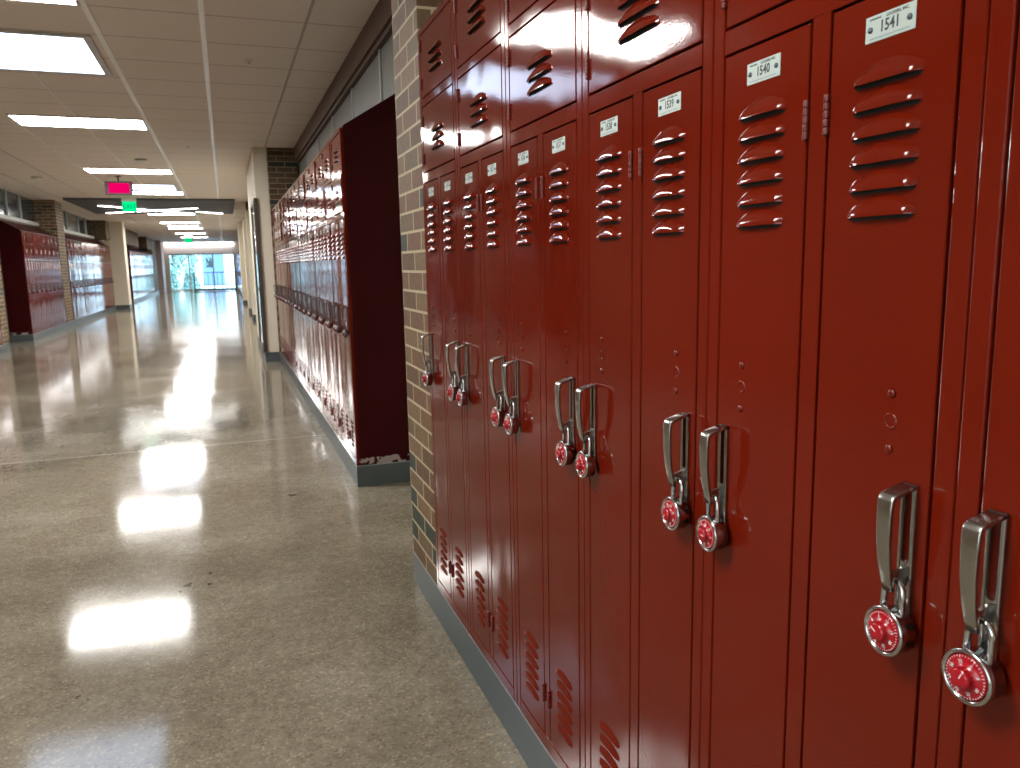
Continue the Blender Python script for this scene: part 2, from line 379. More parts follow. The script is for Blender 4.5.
# brick piers
def pier(name, x0, x1, y0, y1, mat=BRICK): return sbox(name, (x0, y0, BASE), (x1, y1, CEIL), mat)
PIERS = [pier('wall_right', FX, WR, 2.476, 2.835), pier('wall_left', LX-0.36, LX, 13.84, 14.2)]
pier('wall_left', LX-0.45, LX+0.002, 19.05, 19.82)
sbox('wall_left', (LX-0.45, 26.5, 2.146), (LX-0.35, 26.56, CEIL), BRICKD)
sbox('wall_left', (LX-0.354, 26.55, 2.146), (LX, 27.3, CEIL), BRICKD)
sbox('wall_left', (LX-0.36, 31.6, 2.146), (LX, 36.0, CEIL), BRICKD)
sbox('wall_left', (LX-0.36, 39.8, 2.146), (LX, 42.2, CEIL), BRICKD)
sbox('wall_left', (LX-0.36, 42.3, 0.12), (LX, 44.5, CEIL), BRICK)
sbox('wall_left', (LX-0.36, 45.3, 0.0), (LX+0.2, 47.45, CEIL), plain('pale_pink_wall', (0.55, 0.42, 0.40), 0.6))
sbox('wall_right', (0.60, 10.525, 0.0), (WR, 10.85, CEIL), BRICKD)

# beige columns
def column(x0, x1, y0, y1, side):
    c = sbox('wall_'+side, (x0, y0, BASE), (x1, y1, CEIL), BEIGE, 0.004)
    sbox('baseboard_'+side, (x0-0.004, y0-0.004, 0), (x1+0.004, y1+0.004, BASE), BASEM, 0.003)
column(0.43, 0.60, 10.53, 13.3, 'right')
column(0.55, 0.66, 19.2, 19.7, 'right')
column(0.55, 0.66, 22.2, 22.7, 'right')
column(0.52, 0.66, 27.9, 28.5, 'right')
column(-3.45, -2.90, 27.32, 28.0, 'left')
sbox('trim_2', (0.32, 19.2, 2.52), (0.66, 22.7, CEIL), BEIGE, 0.004)      # beam above the columns

# baseboards / plinths
def plinth(side, x0, x1, y0, y1):
    m = MB(); m.box((x0, y0, 0), (x1, y1, BASE-0.004), BASEM); 
    m.box((x0, y0, BASE-0.004), (x1, y1, BASE), plain('base_top_highlight', (0.20, 0.22, 0.22), 0.4) if side == 'x' else EDGE)
    o = struct('baseboard_'+side, m)
EDGE = plain('vinyl_base_edge_highlight', (0.26, 0.29, 0.29), 0.35)  # highlight along the top of the base, painted as a paler strip
NEAR0 = 0.5063 - U*2
plinth('right', FX, WR, NEAR0, 2.835)
plinth('right', FX, WR, 4.22, 4.22+U*16)
plinth('left', LX-0.36, LX, 10.7, 14.2)
plinth('left', LX-0.36, LX, 15.83, 27.3)
plinth('left', LX-0.36, LX, 32.3, 44.5)

# clerestory windows right (grey panels) and left (dark glass)
mb = MB()
mb.box((WR+0.02, 2.84, 2.0), (WR+0.04, 10.60, 2.52), PANEL_R)
for y in (3.82, 4.93, 6.04, 7.15, 8.26, 9.37): mb.box((WR+0.006, y-0.010, 2.0), (WR+0.02, y+0.010, 2.52), FRAMEW)
struct('window_2', mb)
mb = MB()
mb.box((WR-0.035, 2.84, 2.535), (WR+0.03, 10.52, CEIL), TRIMB, 0.003)
mb.box((WR-0.012, 2.84, 2.505), (WR+0.03, 10.52, 2.535), TRIMB)
struct('trim_3', mb)
def clere_left(n, y0, y1, muls):
    mb = MB()
    mb.box((WL-0.06, y0, 2.22), (WL-0.04, y1, CEIL), PANEL_L)
    for y in muls: mb.box((WL-0.04, y-0.02, 2.22), (WL-0.01, y+0.02, CEIL), FRAMEW)
    mb.box((WL-0.06, y0, 2.16), (WL+0.03, y1, 2.225), FRAMEW, 0.003)
    struct('window_%d' % n, mb)
    sbox('trim_%d' % (n+1), (WL-0.10, y0, 2.10), (WL+0.02, y1, 2.16), TRIMB, 0.002)
clere_left(3, 15.0, 19.05, (15.75, 16.75, 17.8))
clere_left(4, 19.82, 26.55, (20.9, 22.6, 24.3, 25.5))

# ceiling T-bars running along the corridor
for i, (x, m, w) in enumerate(((-0.64, TBAR, 0.017), (-0.02, TBAR, 0.016), (0.58, TBAR2, 0.008), (-1.25, TBAR, 0.006), (-1.86, TBAR, 0.008), (-2.47, TBAR2, 0.006), (-3.08, TBAR2, 0.006))):
    for (a, b) in ((Y0, 18.38), (22.85, YEND-0.25)):
        if x > 0.4 and a > 20: continue
        sbox('trim_%d' % (10+i), (x-w, a, CEIL-0.007), (x+w, min(b, 10.52) if x > 0.4 else b, CEIL), m)

# charcoal ceiling panel with crossing linear lamps
t = MB(); t.box((-3.0, 18.4, CEIL-0.045), (0.32, 22.8, CEIL), CLOUD, 0.004)
cloud = t.obj('ceiling_cloud'); tag(cloud, 'charcoal rectangular ceiling panel crossed by thin angled strip lamps', 'ceiling panel')
def strip(a, b, dz=0.0):
    A = Vector((a[0], a[1], 0)); B = Vector((b[0], b[1], 0)); d = (B-A); ln = d.length; ang = math.atan2(d.y, d.x)
    m = MB(); m.box((0, -0.045, 0.006), (ln, 0.045, 0.03), ALU); m.box((0.01, -0.04, 0), (ln-0.01, 0.04, 0.006), LINE)
    return m.obj('strip_lamp', None, (A.x, A.y, CEIL-0.077-dz)), ang
for a, b, lb in (((-2.5, 19.6), (-0.65, 22.3), 'thin white strip lamp on the charcoal panel, long one running back to the right'),
                 ((-2.6, 21.6), (-0.5, 19.8), 'thin white strip lamp crossing the longer one on the charcoal panel'),
                 ((-0.55, 21.5), (0.05, 22.2), 'short white strip lamp near the right end of the charcoal panel')):
    o, ang = strip(a, b, 0.032 if 'crossing' in lb else 0.0); o.rotation_euler = (0, 0, ang); tag(o, lb, 'ceiling light', 'strip lamps on the charcoal panel')

# ------------------------------------------------------------------ ceiling fixtures
def fixture_meshes(w, d, mat, rim):
    f = MB(); z0, z1 = -0.014, 0.0
    f.box((0, 0, z0), (w, rim, z1), FIXT, 0.002); f.box((0, d-rim, z0), (w, d, z1), FIXT, 0.002)
    f.box((0, rim, z0), (rim, d-rim, z1), FIXT, 0.002); f.box((w-rim, rim, z0), (w, d-rim, z1), FIXT, 0.002)
    g = MB(); g.box((rim, rim, -0.009), (w-rim, d-rim, -0.003), mat)
    return f.mesh('fixture_frame'), g.mesh('diffuser')
FM, GM = fixture_meshes(1.19, 0.595, TROF, 0.018)
FD, GD = fixture_meshes(1.10, 1.10, DAYL, 0.05)
def fixture(x, y, fm, gm, label, group):
    e = bpy.data.objects.new('ceiling_light', None); COL.objects.link(e); e.location = (x, y, CEIL)
    tag(e, label, 'ceiling light', group)
    link('fixture_frame', fm, e); link('diffuser', gm, e)
    return e
ordn = {4.60: 'white rectangular ceiling troffer cut off at the top left corner of the photo',
        8.83: 'long white ceiling troffer behind the large bluish square fixture',
        13.07: 'white ceiling troffer just in front of the hanging red sign',
        16.75: 'white ceiling troffer right behind the hanging red sign, before the charcoal panel',
        23.2: 'white ceiling troffer just past the charcoal panel',
        27.5: 'first white ceiling troffer in the far cluster beyond the charcoal panel',
        31.5: 'second white ceiling troffer in the far cluster beyond the charcoal panel',
        35.8: 'third white ceiling troffer in the far cluster beyond the charcoal panel',
        40.2: 'farthest white ceiling troffer, just before the small green exit sign'}
for y, lb in ordn.items(): fixture(-1.845, y, FM, GM, lb, 'white ceiling troffers down the corridor')
for y in (0.45,): fixture(-1.845, y, FM, GM, 'white ceiling troffer behind the camera, out of frame', 'white ceiling troffers down the corridor')
for y, lb in ((5.83, 'large bluish white square ceiling fixture at the upper left'),
              (15.35, 'bluish white ceiling fixture half hidden by the hanging red sign'),
              (29.5, 'bluish white ceiling fixture in the far cluster')):
    fixture(-1.80, y, FD, GD, lb, 'bluish square ceiling fixtures')

# sprinklers and smoke detectors
sp = MB(); sp.lathe([(0.03, 0), (0.032, -0.004), (0.026, -0.010), (0.012, -0.012), (0.010, -0.028), (0.016, -0.030), (0.016, -0.033)], (0, 0, 0), 2, PLASTIC, 20)
spm = sp.mesh('sprinkler_head')
for (x, y, lb) in ((0.267, 6.2, 'small white ceiling sprinkler nearest the lockers'), (-0.32, 10.6, 'small white ceiling sprinkler further down between the two white ceiling bars')):
    tag(link('ceiling_sprinkler', spm, None, (x, y, CEIL)), lb, 'sprinkler', 'ceiling sprinklers')
sd = MB(); sd.lathe([(0.075, 0), (0.078, -0.012), (0.066, -0.030), (0.045, -0.040), (0.03, -0.046), (0.028, -0.05)], (0, 0, 0), 2, PLASTIC, 28)
sd.lathe([(0.079, -0.004), (0.080, -0.012)], (0, 0, 0), 2, BLACK, 28)
sdm = sd.mesh('smoke_detector')
for (x, y, lb) in ((-0.965, 12.0, 'round smoke detector on the ceiling in front of the third troffer'), (-2.7, 14.5, 'round smoke detector on the ceiling at far left')):
    tag(link('smoke_detector', sdm, None, (x, y, CEIL)), lb, 'smoke detector', 'smoke detectors')

# ------------------------------------------------------------------ hanging signs
e = bpy.data.objects.new('hanging_sign', None); COL.objects.link(e); e.location = (-1.495, 14.15, CEIL)
tag(e, 'dark framed box sign with a glowing red face hanging from the ceiling', 'sign')
m = MB(); m.box((-0.20, -0.03, -0.295), (0.20, 0.03, -0.085), plain('sign_case_maroon', (0.03, 0.006, 0.015), 0.8), 0.006); m.obj('sign_case', e)
m = MB()
m.box((-0.145, -0.0335, -0.268), (0.155, -0.031, -0.112), REDGLOW); m.obj('lit_face', e)
m = MB(); m.tube([(0.0, 0, -0.086), (0, 0, -0.012)], 0.012, BLACK, 10); m.lathe([(0.045, 0), (0.045, -0.012)], (0, 0, 0), 2, BLACK, 16); m.obj('hanger', e)
def exit_sign(x, y, z, label):
    e = bpy.data.objects.new('exit_sign', None); COL.objects.link(e); e.location = (x, y, z); tag(e, label, 'exit sign')
    m = MB(); m.box((-0.135, -0.008, -0.105), (0.135, 0.008, 0.105), GREEN, 0.003)
    text_into(m, 'EXIT', 0.125, Matrix(((1, 0, 0, 0), (0, 0, -1, -0.0085), (0, 1, 0, 0), (0, 0, 0, 1))), GREENL, 0.001)
    m.obj('lit_panel', e)
    m = MB(); m.box((-0.14, -0.02, 0.106), (0.14, 0.02, CEIL-0.001-z), PLASTIC, 0.002); m.obj('mount_bar', e)
exit_sign(-1.77, 18.30, 2.515, 'green lit exit sign in front of the charcoal ceiling panel')
exit_sign(-1.375, 36.7, 2.42, 'small green exit sign far down the corridor above the windows')

# ------------------------------------------------------------------ locker units
# local frame: face plane x=0 looking -x, depth +x, y along the run, z from the floor
def hood(mb, yc, zb, w, h=0.0205, p=0.0088, nu=14, nv=5, mat=None, face=0.0):
    mat = mat or RED
    vs = []; fs = []
    for i in range(nu+1):
        u = -1 + 2*i/nu
        hh = h*(1 - 0.62*abs(u)**2.0); f = (1-abs(u)**7)**0.6
        for j in range(nv+1):
            v = j/nv
            vs.append((face - 0.0002 - p*f*math.sin(v*math.pi/2)**0.85, yc + u*w/2, zb + hh*(1-v)))
    for i in range(nu):
        for j in range(nv): a = i*(nv+1)+j; fs.append((a, a+1, a+nv+2, a+nv+1))
    mb.raw(vs, fs, mat, True)
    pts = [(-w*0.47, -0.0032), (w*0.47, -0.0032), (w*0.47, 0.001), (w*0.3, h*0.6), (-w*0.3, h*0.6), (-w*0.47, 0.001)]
    mb.raw([(face-0.0003, yc+a, zb+b) for a, b in pts], [tuple(range(6))], DARK)  # black patch on the door paints the shade of an open slit

DZ0, DZ1 = 0.1575, 1.464
B1 = (1.499, 1.6915); B2 = (1.7205, 1.902)
TOPF, DEP = 1.924, WR - FX
def tall_door_mesh(outer, detail=True):
    # origin at the door's centre (y) and z=0; outer=-1: free edge on low y
    mb = MB(); w = 0.153
    mb.box((0, -w/2, DZ0), (0.014, w/2, DZ1), RED, 0.0016, 2)
    nu, nv = (14, 5) if detail else (6, 2)
    for k in range(6):
        hood(mb, 0.0, 1.254+0.0256*k, 0.084, nu=nu, nv=nv)
        hood(mb, 0.0, 0.217+0.0256*k, 0.084, h=0.0165, p=0.0048, nu=nu, nv=nv)
    if detail:
        yr = outer*0.0265
        for z in (1.081, 1.025): mb.lathe([(0.0052, 0.0), (0.0046, -0.0016), (0.002, -0.0026), (0.0005, -0.0027)], (0.0, yr, z), 0, RED, 14)
        vs = []; n = 20                                  # shallow pressed ring
        for (r, x) in ((0.0085, 0.0), (0.0072, -0.0014), (0.0055, -0.0002)):
            for k in range(n): vs.append((x-0.0002, yr + r*math.cos(2*math.pi*k/n), 1.053 + r*math.sin(2*math.pi*k/n)))
        fs = [(i*n+k, i*n+(k+1) % n, (i+1)*n+(k+1) % n, (i+1)*n+k) for i in range(2) for k in range(n)]
        mb.raw(vs, fs, RED, True)
    return mb.mesh('tall_door')
def box_door_mesh(z0, z1, detail=True):
    mb = MB(); w = 0.3395
    mb.box((0, -w/2, z0), (0.014, w/2, z1), RED, 0.0016, 2)
    nu, nv = (16, 5) if detail else (8, 2)
    zb = z0 + 0.0535
    for k in range(3): hood(mb, 0.0, zb+0.0253*k, 0.122, p=0.0085, nu=nu, nv=nv)
    return mb.mesh('box_door')
def body_mesh():
    mb = MB(); rec = 0.0165
    def top(x): return TOPF + (2.14-TOPF)*x/DEP
    # shell: recessed front, sides, sloped top
    prof = [(rec, BASE), (DEP, BASE), (DEP, 2.14), (rec, top(rec))]
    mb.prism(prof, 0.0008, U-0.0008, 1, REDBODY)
    # front frame strips in the face plane
    def st(y0, y1, z0, z1, b=0.0022): mb.box((0.0, y0, z0), (rec+0.001, y1, z1), RED, b, 2)
    st(0.0006, 0.0240, BASE, TOPF-0.0005); st(U-0.0240, U-0.0006, BASE, TOPF-0.0005)
    st(0.0245, U-0.0245, BASE, DZ0-0.003, 0.0012); st(0.0245, U-0.0245, DZ1+0.003, B1[0]-0.0035, 0.0012)
    st(0.0245, U-0.0245, B1[1]+0.003, B2[0]-0.003, 0.0012); st(0.0245, U-0.0245, B2[1]+0.003, TOPF-0.0005, 0.0012)
    st(0.1832, 0.2103, DZ0-0.002, DZ1+0.0035, 0.0012)
    # dark sheet behind the doors paints the shadow into their edge gaps
    mb.quad([(rec-0.0008, 0.02, DZ0-0.004), (rec-0.0008, U-0.02, DZ0-0.004), (rec-0.0008, U-0.02, TOPF-0.01), (rec-0.0008, 0.02, TOPF-0.01)], DARK)
    return mb.mesh('locker_body')
def hinge_mesh(h):
    mb = MB(); n = 5; s = h/n
    for k in range(n): mb.lathe([(0.0034, 0.0004), (0.0036, 0.001), (0.0036, s-0.001), (0.0034, s-0.0004)], (-0.0022, 0, k*s), 2, HINGE, 12)
    mb.tube([(-0.0022, 0, 0), (-0.0022, 0, h)], 0.0026, HINGE, 8)
    return mb.mesh('hinge')
def plate_mesh(num):
    mb = MB()
    mb.box((-0.0011, -0.030, -0.0123), (-0.0001, 0.030, 0.0123), PLATE, 0.0004)
    if num:
        text_into(mb, str(num), 0.0150, face_M(-0.00115, 0.0, -0.0002, 0.82), INK, 0.00012, 0.022)
        text_into(mb, 'LOCKERS, INC.', 0.0040, face_M(-0.00115, -0.0090, 0.0088, 1.0), INK, 0.00012, 0.03)
        for k in range(6):                                 # worn, no longer readable first word
            mb.box((-0.0013, 0.0245-0.0024*k, 0.0080), (-0.0011, 0.0245-0.0024*k-0.0017, 0.0098), INK)
        mb.box((-0.0013, -0.024, -0.0094), (-0.0011, 0.024, -0.0089), RIVET)
    for y in (-0.0235, 0.0235): mb.lathe([(0.0030, 0), (0.0028, -0.0012), (0.0015, -0.0020), (0.0003, -0.0021)], (-0.0011, y, -0.0005), 0, RIVET, 14)
    return mb.mesh('number_plate')

def handle_mesh(detail=True):
    # origin: top of the plate, centre, on the face plane; front bar stands 33 mm out and tapers back down
    mb = MB(); W = 0.0088
    if not detail:
        mb.box((-0.004, -W, -0.15), (0, W, 0), FARDARK)
        mb.prism([(0, 0), (-0.033, -0.010), (-0.034, -0.05), (-0.024, -0.103), (-0.019, -0.103), (-0.028, -0.05), (-0.026, -0.015), (0, -0.006)], -W*0.9, W*0.9, 1, FARDARK)
        return mb.mesh('handle')
    # plate outline (two rails, closed ends) with slot
    def rail(y0, y1, z0, z1, x=0.0052, b=0.0012): mb.box((-x, y0, z0), (-0.0002, y1, z1), CHROME, b, 2)
    rail(-W, -W+0.0042, -0.152, 0.0); rail(W-0.0042, W, -0.152, 0.0)
    rail(-W, W, -0.006, 0.0)
    # U-shaped slot end + solid web below
    n = 10; outl = [(-W+0.003, -0.076)] + [(-(W-0.0042)*math.cos(math.pi*k/n), -0.076 - 0.0046*math.sin(math.pi*k/n)) for k in range(n+1)] + [(W-0.003, -0.076), (W-0.003, -0.106), (-W+0.003, -0.106)]
    mb.prism(outl, -0.0046, -0.0002, 0, CHROME)
    rail(-W, W, -0.152, -0.140)
    mb.box((-0.0016, -W+0.003, -0.142), (-0.0002, W-0.003, -0.100), CHROME)
    # front bar swept as a rounded rectangular section
    path = [(-0.002, 0.0-0.0020), (-0.014, -0.0050), (-0.0270, -0.0088), (-0.0305, -0.0108), (-0.0318, -0.0150), (-0.0325, -0.030), (-0.0318, -0.055), (-0.0290, -0.078), (-0.0250, -0.096), (-0.0225, -0.1055)]
    wid = [W, W, W, W, W, 0.0084, 0.0077, 0.0070, 0.0062, 0.0054]
    th = [0.0022, 0.0024, 0.0026, 0.0026, 0.0026, 0.0026, 0.0026, 0.0026, 0.0026, 0.0024]
    vs = []; fs = []; n = 16
    for i, (x, z) in enumerate(path):
        a = Vector(path[max(i-1, 0)]); b2 = Vector(path[min(i+1, len(path)-1)]); t = (b2-a).normalized(); nx, nz = -t.y, t.x
        for k in range(n):
            ang = 2*math.pi*k/n; c, s_ = math.cos(ang), math.sin(ang)
            cy = wid[i]*math.copysign(abs(c)**0.22, c); ct = th[i]*math.copysign(abs(s_)**0.28, s_)
            vs.append((x+nx*ct, cy, z+nz*ct))
    for i in range(len(path)-1):
        for k in range(n): fs.append((i*n+k, i*n+(k+1) % n, (i+1)*n+(k+1) % n, (i+1)*n+k))
    fs.append(tuple(range(n))[::-1]); fs.append(tuple(range((len(path)-1)*n, len(path)*n)))
    mb.raw(vs, fs, CHROME, True)
    # hasp web joining the bar's foot to the plate, with the padlock hole left open under it
    mb.prism([(-0.001, -0.082), (-0.0285, -0.090), (-0.0245, -0.1035), (-0.012, -0.0985), (-0.001, -0.110)], -0.0018, 0.0018, 1, CHROME, 0.0006)
    return mb.mesh('handle')
H_HI = handle_mesh(True); H_LO = handle_mesh(False)
HG = hinge_mesh(0.042); HGS = hinge_mesh(0.034)
BODY = body_mesh()
TD = {(-1, True): tall_door_mesh(-1), (1, True): tall_door_mesh(1), (-1, False): tall_door_mesh(-1, False), (1, False): tall_door_mesh(1, False)}
BD = {(1, True): box_door_mesh(*B1), (2, True): box_door_mesh(*B2), (1, False): box_door_mesh(*B1, False), (2, False): box_door_mesh(*B2, False)}
PL0 = plate_mesh(None)
YC = {-1: 0.1036, 1: 0.2901}             # centres of the two tall doors
HZ = 0.998
def unit(loc, rotz, label, group, level, nums=None):
    """level 2: everything; 1: doors + handles; 0: simple"""
    e = bpy.data.objects.new('locker_unit', None); COL.objects.link(e); e.location = loc; e.rotation_euler = (0, 0, rotz)
    tag(e, label, 'locker', group)
    link('locker_body', BODY, e)
    hi = level == 2
    for s in (-1, 1):
        d = link('tall_door', TD[(s, hi)], e, (0, YC[s], 0), (0, random.uniform(-0.0015, 0.0015), random.uniform(-0.012, 0.012)) if not hi else (0, 0, random.uniform(-0.001, 0.001)))
        yo = s*(0.0765-0.0190)
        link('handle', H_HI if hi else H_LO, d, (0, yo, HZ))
        link('number_plate', plate_mesh(nums[0 if s == -1 else 1]) if (hi and nums) else PL0, d, (0, 0, 1.433))
        if level >= 1:
            for z in (0.238, 1.342): link('hinge', HG, d, (0, -s*(0.0765+0.0012), z))
    for k in (1, 2):
        d = link('box_door', BD[(k, hi)], e, (0, U/2, 0), (0, random.uniform(-0.004, 0.004), random.uniform(-0.006, 0.006)) if not hi else (0, 0, random.uniform(-0.0008, 0.0008)))
        if level >= 1:
            z0 = B1[0] if k == 1 else B2[0]
            for dz in (0.024, 0.136): link('hinge', HGS, d, (0, 0.1712, z0+dz))
    return e
# near run
near_lab = {
 0: ('red locker unit cut off by the right edge of the photo', (1543, 1542)),
 1: ('glossy red locker unit with number plates 1541 and 1540', (1541, 1540)),
 2: ('red locker unit directly left of the one numbered 1540', (1539, 1538)),
 3: ('narrow-looking red locker unit in the middle of the near row, third from the brick pier', (1537, 1536)),
 4: ('red locker unit second from the brick pier in the near row', (1535, 1534)),
 5: ('red locker unit standing directly against the tan brick pier', (1533, 1532))}
for k, (lb, nums) in near_lab.items():
    unit((FX, 0.5063 + U*(k-1), 0), 0, lb, 'near row of red duplex lockers', 2, nums)
# far right run
for k in range(16):
    unit((FX, 4.22 + U*k, 0), 0, 'red locker unit with dark side panel at the near end of far right row' if k == 0 else
         ('last red locker unit of the far right row, against the beige column' if k == 15 else 'glossy red locker unit inside the far right row beyond the alcove'),
         'far right row of red lockers', 1)
# left runs (facing +x)
def left_run(y0, n, first, mid, grp, level=0):
    for k in range(n):
        unit((LX, y0+U*(k+1), 0), math.pi, first if k == 0 else mid, grp, level)
left_run(10.68, 8, 'red locker unit at the left edge of the photo before the brick pier', 'red locker unit at the left edge of the photo before the brick pier', 'red lockers at the left edge')
left_run(15.83, 8, 'left side locker unit whose dark red side panel faces the camera', 'red locker unit in the left row between side panel and brick pier', 'left row of red lockers before the brick pier')
left_run(19.95, 18, 'red locker unit in the left row just past the brick pier', 'red locker unit in the left row between brick pier and beige column', 'left row of red lockers past the brick pier')
left_run(32.35, 25, 'first red locker unit beyond the left beige column, side panel showing', 'red locker unit in the distant left row beyond the beige column', 'distant left row of red lockers')
for k in range(26):
    unit((0.61, 33.2+U*k, 0), 0, 'red locker unit in the distant right row near the end windows', 'distant right row of red lockers', 0)

# ------------------------------------------------------------------ padlocks
def shackle_path(n=10):
    p = [(0, -0.0115, 0.016), (0, -0.0115, 0.034)]
    for k in range(1, n): a = math.pi*k/n; p.append((0, -0.0115*math.cos(a), 0.0390+0.0130*math.sin(a)))
    return p + [(0, 0.0115, 0.034), (0, 0.0115, 0.016)]
mb = MB()
mb.lathe([(0.0190, 0.0100), (0.0228, 0.0085), (0.0232, -0.0040), (0.0240, -0.0050), (0.0247, -0.0070), (0.0247, -0.0098), (0.0236, -0.0112), (0.0216, -0.0112), (0.0206, -0.0098), (0.0203, -0.0088)], (0, 0, 0), 0, STEEL, 40)
PB = mb.mesh('lock_body')
mb = MB(); mb.tube(shackle_path(), 0.0032, STEEL, 12, False); PS = mb.mesh('shackle')
mb = MB()
mb.lathe([(0.0198, -0.0080), (0.0196, -0.0104), (0.0178, -0.0112), (0.0098, -0.0118), (0.0090, -0.0160), (0.0080, -0.0185), (0.0050, -0.0190), (0.0008, -0.0191)], (0, 0, 0), 0, DIAL, 36)
for k in range(40):
    a = 2*math.pi*k/40; r0, r1 = (0.0164, 0.0190) if k % 5 == 0 else (0.0178, 0.0190)
    M = Matrix.Rotation(a, 4, 'X')
    mb.box((-0.0116, -0.00022, r0), (-0.0108, 0.00022, r1), DIALW, 0, 1, M)
for k in range(8):
    a = 2*math.pi*k/8; r = 0.0138
    text_into(mb, str(5*k), 0.0042, face_M(-0.0121, -r*math.sin(a), r*math.cos(a), 1.0, -a), DIALW, 0.00015)
mb.box((-0.0194, -0.0005, 0.0005), (-0.0188, 0.0005, 0.0070), DIALW)
for k in range(18):                                       # knurled knob
    a = 2*math.pi*k/18; M = Matrix.Rotation(a, 4, 'X'); mb.box((-0.0175, -0.0006, 0.0082), (-0.0120, 0.0006, 0.0095), DIAL, 0, 1, M)
PD = mb.mesh('dial')
mb = MB(); mb.lathe([(0.0225, 0.010), (0.0245, -0.006), (0.0235, -0.0112), (0.020, -0.0112)], (0, 0, 0), 0, FARDARK, 12)
mb.lathe([(0.0198, -0.0105), (0.0190, -0.0118), (0.0095, -0.0120), (0.0085, -0.0185)], (0, 0, 0), 0, DIALD, 12)
mb.tube([(0, -0.010, 0.016), (0, -0.010, 0.042), (0, -0.005, 0.050), (0, 0.005, 0.050), (0, 0.010, 0.042), (0, 0.010, 0.016)], 0.0032, FARDARK, 6, False)
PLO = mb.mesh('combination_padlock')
LZ = 0.8505
def lockpos(y_unit0, s): return y_unit0 + YC[s] + s*(0.0765-0.0190)
where = ['the handle nearest the right edge of the photo', 'locker 1541', 'locker 1540', 'the door just left of locker 1540',
         'the right one of the second handle pair from locker 1540', 'the left one of that middle handle pair',
         'right', 'left', 'right', 'left', 'x']
near_locks = []
for k in range(6):
    for s in (-1, 1):
        if k == 0 and s == -1: continue
        near_locks.append(lockpos(0.5063+U*(k-1), s))
lock_labels = ['steel combination padlock with red dial, lowest and rightmost in the photo',
 'red-dialled combination padlock hanging on the handle of locker 1541',
 'red-dialled combination padlock hanging on the handle of locker 1540',
 'red-dialled padlock on the handle just left of the one on locker 1540',
 'right padlock of the third handle pair from the right edge of the photo',
 'left padlock of the third handle pair from the right edge of the photo',
 'right padlock of the handle pair second from the brick pier',
 'left padlock of the handle pair second from the brick pier',
 'right padlock of the handle pair closest to the brick pier',
 'left padlock of the handle pair closest to the brick pier',
 'single padlock hanging right beside the tan brick pier']
for i, (y, lb) in enumerate(zip(near_locks, lock_labels)):
    e = bpy.data.objects.new('combination_padlock', None); COL.objects.link(e)
    e.location = (FX-0.0165, y, LZ); e.rotation_euler = (R(random.uniform(-5, 5)), R(random.uniform(0, 3)), R(random.uniform(-4, 4)))
    tag(e, lb, 'padlock', 'red dial padlocks on the near lockers')
    link('lock_body', PB, e); link('shackle', PS, e)
    link('dial', PD, e, None, (R([20, -62, 95, 200, 40, 150, 260, 10, 90, 300, 120][i]), 0, 0))
def far_locks(n, f, rotz, label, group):
    for k in range(n):
        for s in (-1, 1):
            x, y = f(k, s)
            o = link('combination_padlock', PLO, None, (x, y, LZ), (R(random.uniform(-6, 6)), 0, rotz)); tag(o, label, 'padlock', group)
far_locks(16, lambda k, s: (FX-0.0165, lockpos(4.22+U*k, s)), 0, 'small padlock on the far right locker row', 'padlocks on the far right lockers')
far_locks(8, lambda k, s: (LX+0.0165, 15.83+U*(k+1)-YC[s]-s*(0.0575)), math.pi, 'tiny padlock on the left locker row before the brick pier', 'padlocks on the left lockers before the pier')
far_locks(18, lambda k, s: (LX+0.0165, 19.95+U*(k+1)-YC[s]-s*(0.0575)), math.pi, 'tiny padlock on the left locker row past the brick pier', 'padlocks on the left lockers past the pier')

# ------------------------------------------------------------------ wall display case on the right column
e = bpy.data.objects.new('display_case', None); COL.objects.link(e); e.location = (0.40, 10.50, 0.13)
tag(e, 'shallow dark framed glass display case on the beige column', 'display case')
m = MB(); Lc = 1.15; Hc = 1.95
m.box((0, 0, 0), (0.05, 0.05, Hc), BRONZE, 0.003); m.box((0, Lc-0.05, 0), (0.05, Lc, Hc), BRONZE, 0.003)
m.box((0, 0.05, 0), (0.05, Lc-0.05, 0.05), BRONZE, 0.003); m.box((0, 0.05, Hc-0.05), (0.05, Lc-0.05, Hc), BRONZE, 0.003)
m.obj('case_frame', e)
m = MB(); m.box((0.015, 0.05, 0.05), (0.022, Lc-0.05, Hc-0.05), CASEGLASS); m.obj('glass', e)

# ------------------------------------------------------------------ railing in front of the end windows
e = bpy.data.objects.new('guard_railing', None); COL.objects.link(e); e.location = (-1.6, 45.6, 0)
tag(e, 'black metal guard railing in front of the end windows', 'railing')
m = MB(); m.box((0, -0.03, 0), (0.06, 0.03, 1.0), BLACK, 0.004); m.box((2.10, -0.03, 0), (2.16, 0.03, 1.0), BLACK, 0.004); m.obj('end_posts', e)
m = MB(); m.box((0, -0.025, 0.97), (2.16, 0.025, 1.01), BLACK, 0.004); m.obj('top_rail', e)
m = MB(); m.box((0, -0.03, 0.04), (2.16, 0.03, 0.11), BLACK, 0.004); m.obj('bottom_rail', e)
m = MB(); m.box((0.06, -0.012, 0.31), (2.10, 0.012, 0.335), BLACK); m.obj('middle_rail', e)
bm_ = MB(); bm_.box((-0.012, -0.012, 0.11), (0.012, 0.012, 0.97), BLACK); bme = bm_.mesh('baluster')
for k in range(1, 9): link('baluster', bme, e, (0.03 + 0.235*k, 0, 0))

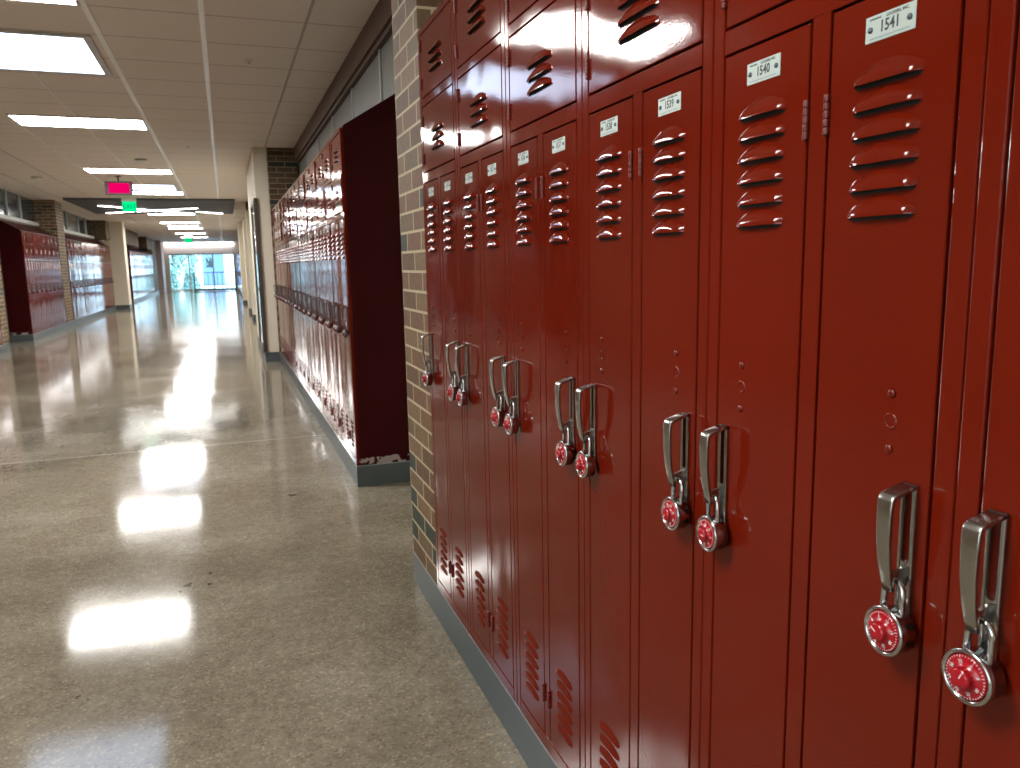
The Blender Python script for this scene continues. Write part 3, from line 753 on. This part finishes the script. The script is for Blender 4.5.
# ------------------------------------------------------------------ outside
LEAF = None
m_, nt, b = newmat('foliage')
geo = N(nt, 'ShaderNodeObjectInfo'); nz = N(nt, 'ShaderNodeTexNoise', Scale=2.0); r = ramp(nt, [(0.3, (0.22, 0.36, 0.33)), (0.7, (0.40, 0.56, 0.50))]); L(nt, nz.outputs['Fac'], r.inputs[0]); L(nt, r.outputs[0], b.inputs['Base Color'])
b.inputs['Roughness'].default_value = 0.8; LEAF = m_
BARK = plain('bark', (0.12, 0.08, 0.05), 0.9)
sbox('ground', (-60, YEND+0.3, -0.4), (60, YEND+120, -0.3), plain('outside_pavement', (0.55, 0.60, 0.62), 0.8))
def tree(x, y, h, r_, label):
    e = bpy.data.objects.new('broadleaf_tree', None); COL.objects.link(e); e.location = (x, y, -0.3); tag(e, label, 'tree', 'trees outside the end windows')
    m = MB(); m.tube([(0, 0, 0), (0.05, 0, h*0.35), (-0.03, 0.05, h*0.7)], 0.12, BARK, 8, True, None, [0.16, 0.12, 0.05])
    for a in range(5): m.tube([(0, 0, h*(0.3+0.07*a)), (math.cos(a*2.4)*r_*0.6, math.sin(a*2.4)*r_*0.6, h*(0.5+0.07*a))], 0.05, BARK, 6, True, None, [0.06, 0.02])
    m.obj('trunk', e)
    m = MB()
    for i in range(2600):
        a = random.uniform(0, 6.283); zz = random.random(); rr = r_*math.sqrt(random.random())*math.sin(math.pi*min(1, 0.15+0.8*zz))
        lump = 0.75+0.25*math.sin(3*a+5*zz)
        c = Vector((math.cos(a)*rr*lump, math.sin(a)*rr*lump, h*(0.22+0.78*zz)))
        s_ = random.uniform(0.06, 0.13); t1 = Vector((random.gauss(0, 1), random.gauss(0, 1), random.gauss(0, 1))).normalized(); t2 = t1.cross(Vector((random.gauss(0, 1), random.gauss(0, 1), random.gauss(0, 1)))).normalized()
        m.raw([c-t1*s_, c+t2*s_*0.5, c+t1*s_, c-t2*s_*0.5], [(0, 1, 2, 3)], LEAF)
    m.obj('crown', e)
def shrub(x, y, h, w, label):
    m = MB()
    for i in range(1500):
        a = random.uniform(0, 6.283); zz = random.random()**0.8; rr = w*math.sqrt(random.random())*(1-0.6*zz)
        c = Vector((math.cos(a)*rr, math.sin(a)*rr, h*zz)); s_ = random.uniform(0.05, 0.11)
        t1 = Vector((random.gauss(0, 1), random.gauss(0, 1), random.gauss(0, 1))).normalized(); t2 = t1.cross(Vector((random.gauss(0, 1), random.gauss(0, 1), random.gauss(0, 1)))).normalized()
        m.raw([c-t1*s_, c+t2*s_*0.5, c+t1*s_, c-t2*s_*0.5], [(0, 1, 2, 3)], LEAF)
    o = m.obj('garden_shrub', None, (x, y, -0.3)); tag(o, label, 'shrub', 'shrubs outside the end windows')
shrub(-3.3, 53.5, 1.5, 0.8, 'low leafy shrub outside the leftmost end window')
shrub(-2.1, 54.5, 1.3, 0.7, 'low leafy shrub outside, right beside the first end mullion')
tree(-3.2, 57.0, 4.6, 1.5, 'leafy tree outside the left end window, nearer one')
tree(-2.4, 66.0, 5.6, 1.8, 'leafy tree outside the end windows, behind the nearer tree')
e = bpy.data.objects.new('distant_building', None); COL.objects.link(e); e.location = (-1.2, 75, -0.3); tag(e, 'blue grey flat roofed building outside the middle end window', 'building')
bw = plain('far_building_wall', (0.16, 0.25, 0.42), 0.7)
m = MB(); m.box((-0.6, 0, 0), (1.2, 6, 3.2), bw); m.obj('wall', e)
m = MB(); m.box((-1.0, -0.2, 3.2), (1.4, 6.2, 3.5), plain('far_building_roof', (0.12, 0.18, 0.34), 0.7), 0.03); m.obj('roof', e)
m = MB(); m.box((-0.3, -0.02, 1.6), (0.3, 0.0, 2.4), PANEL_L); m.obj('window', e)
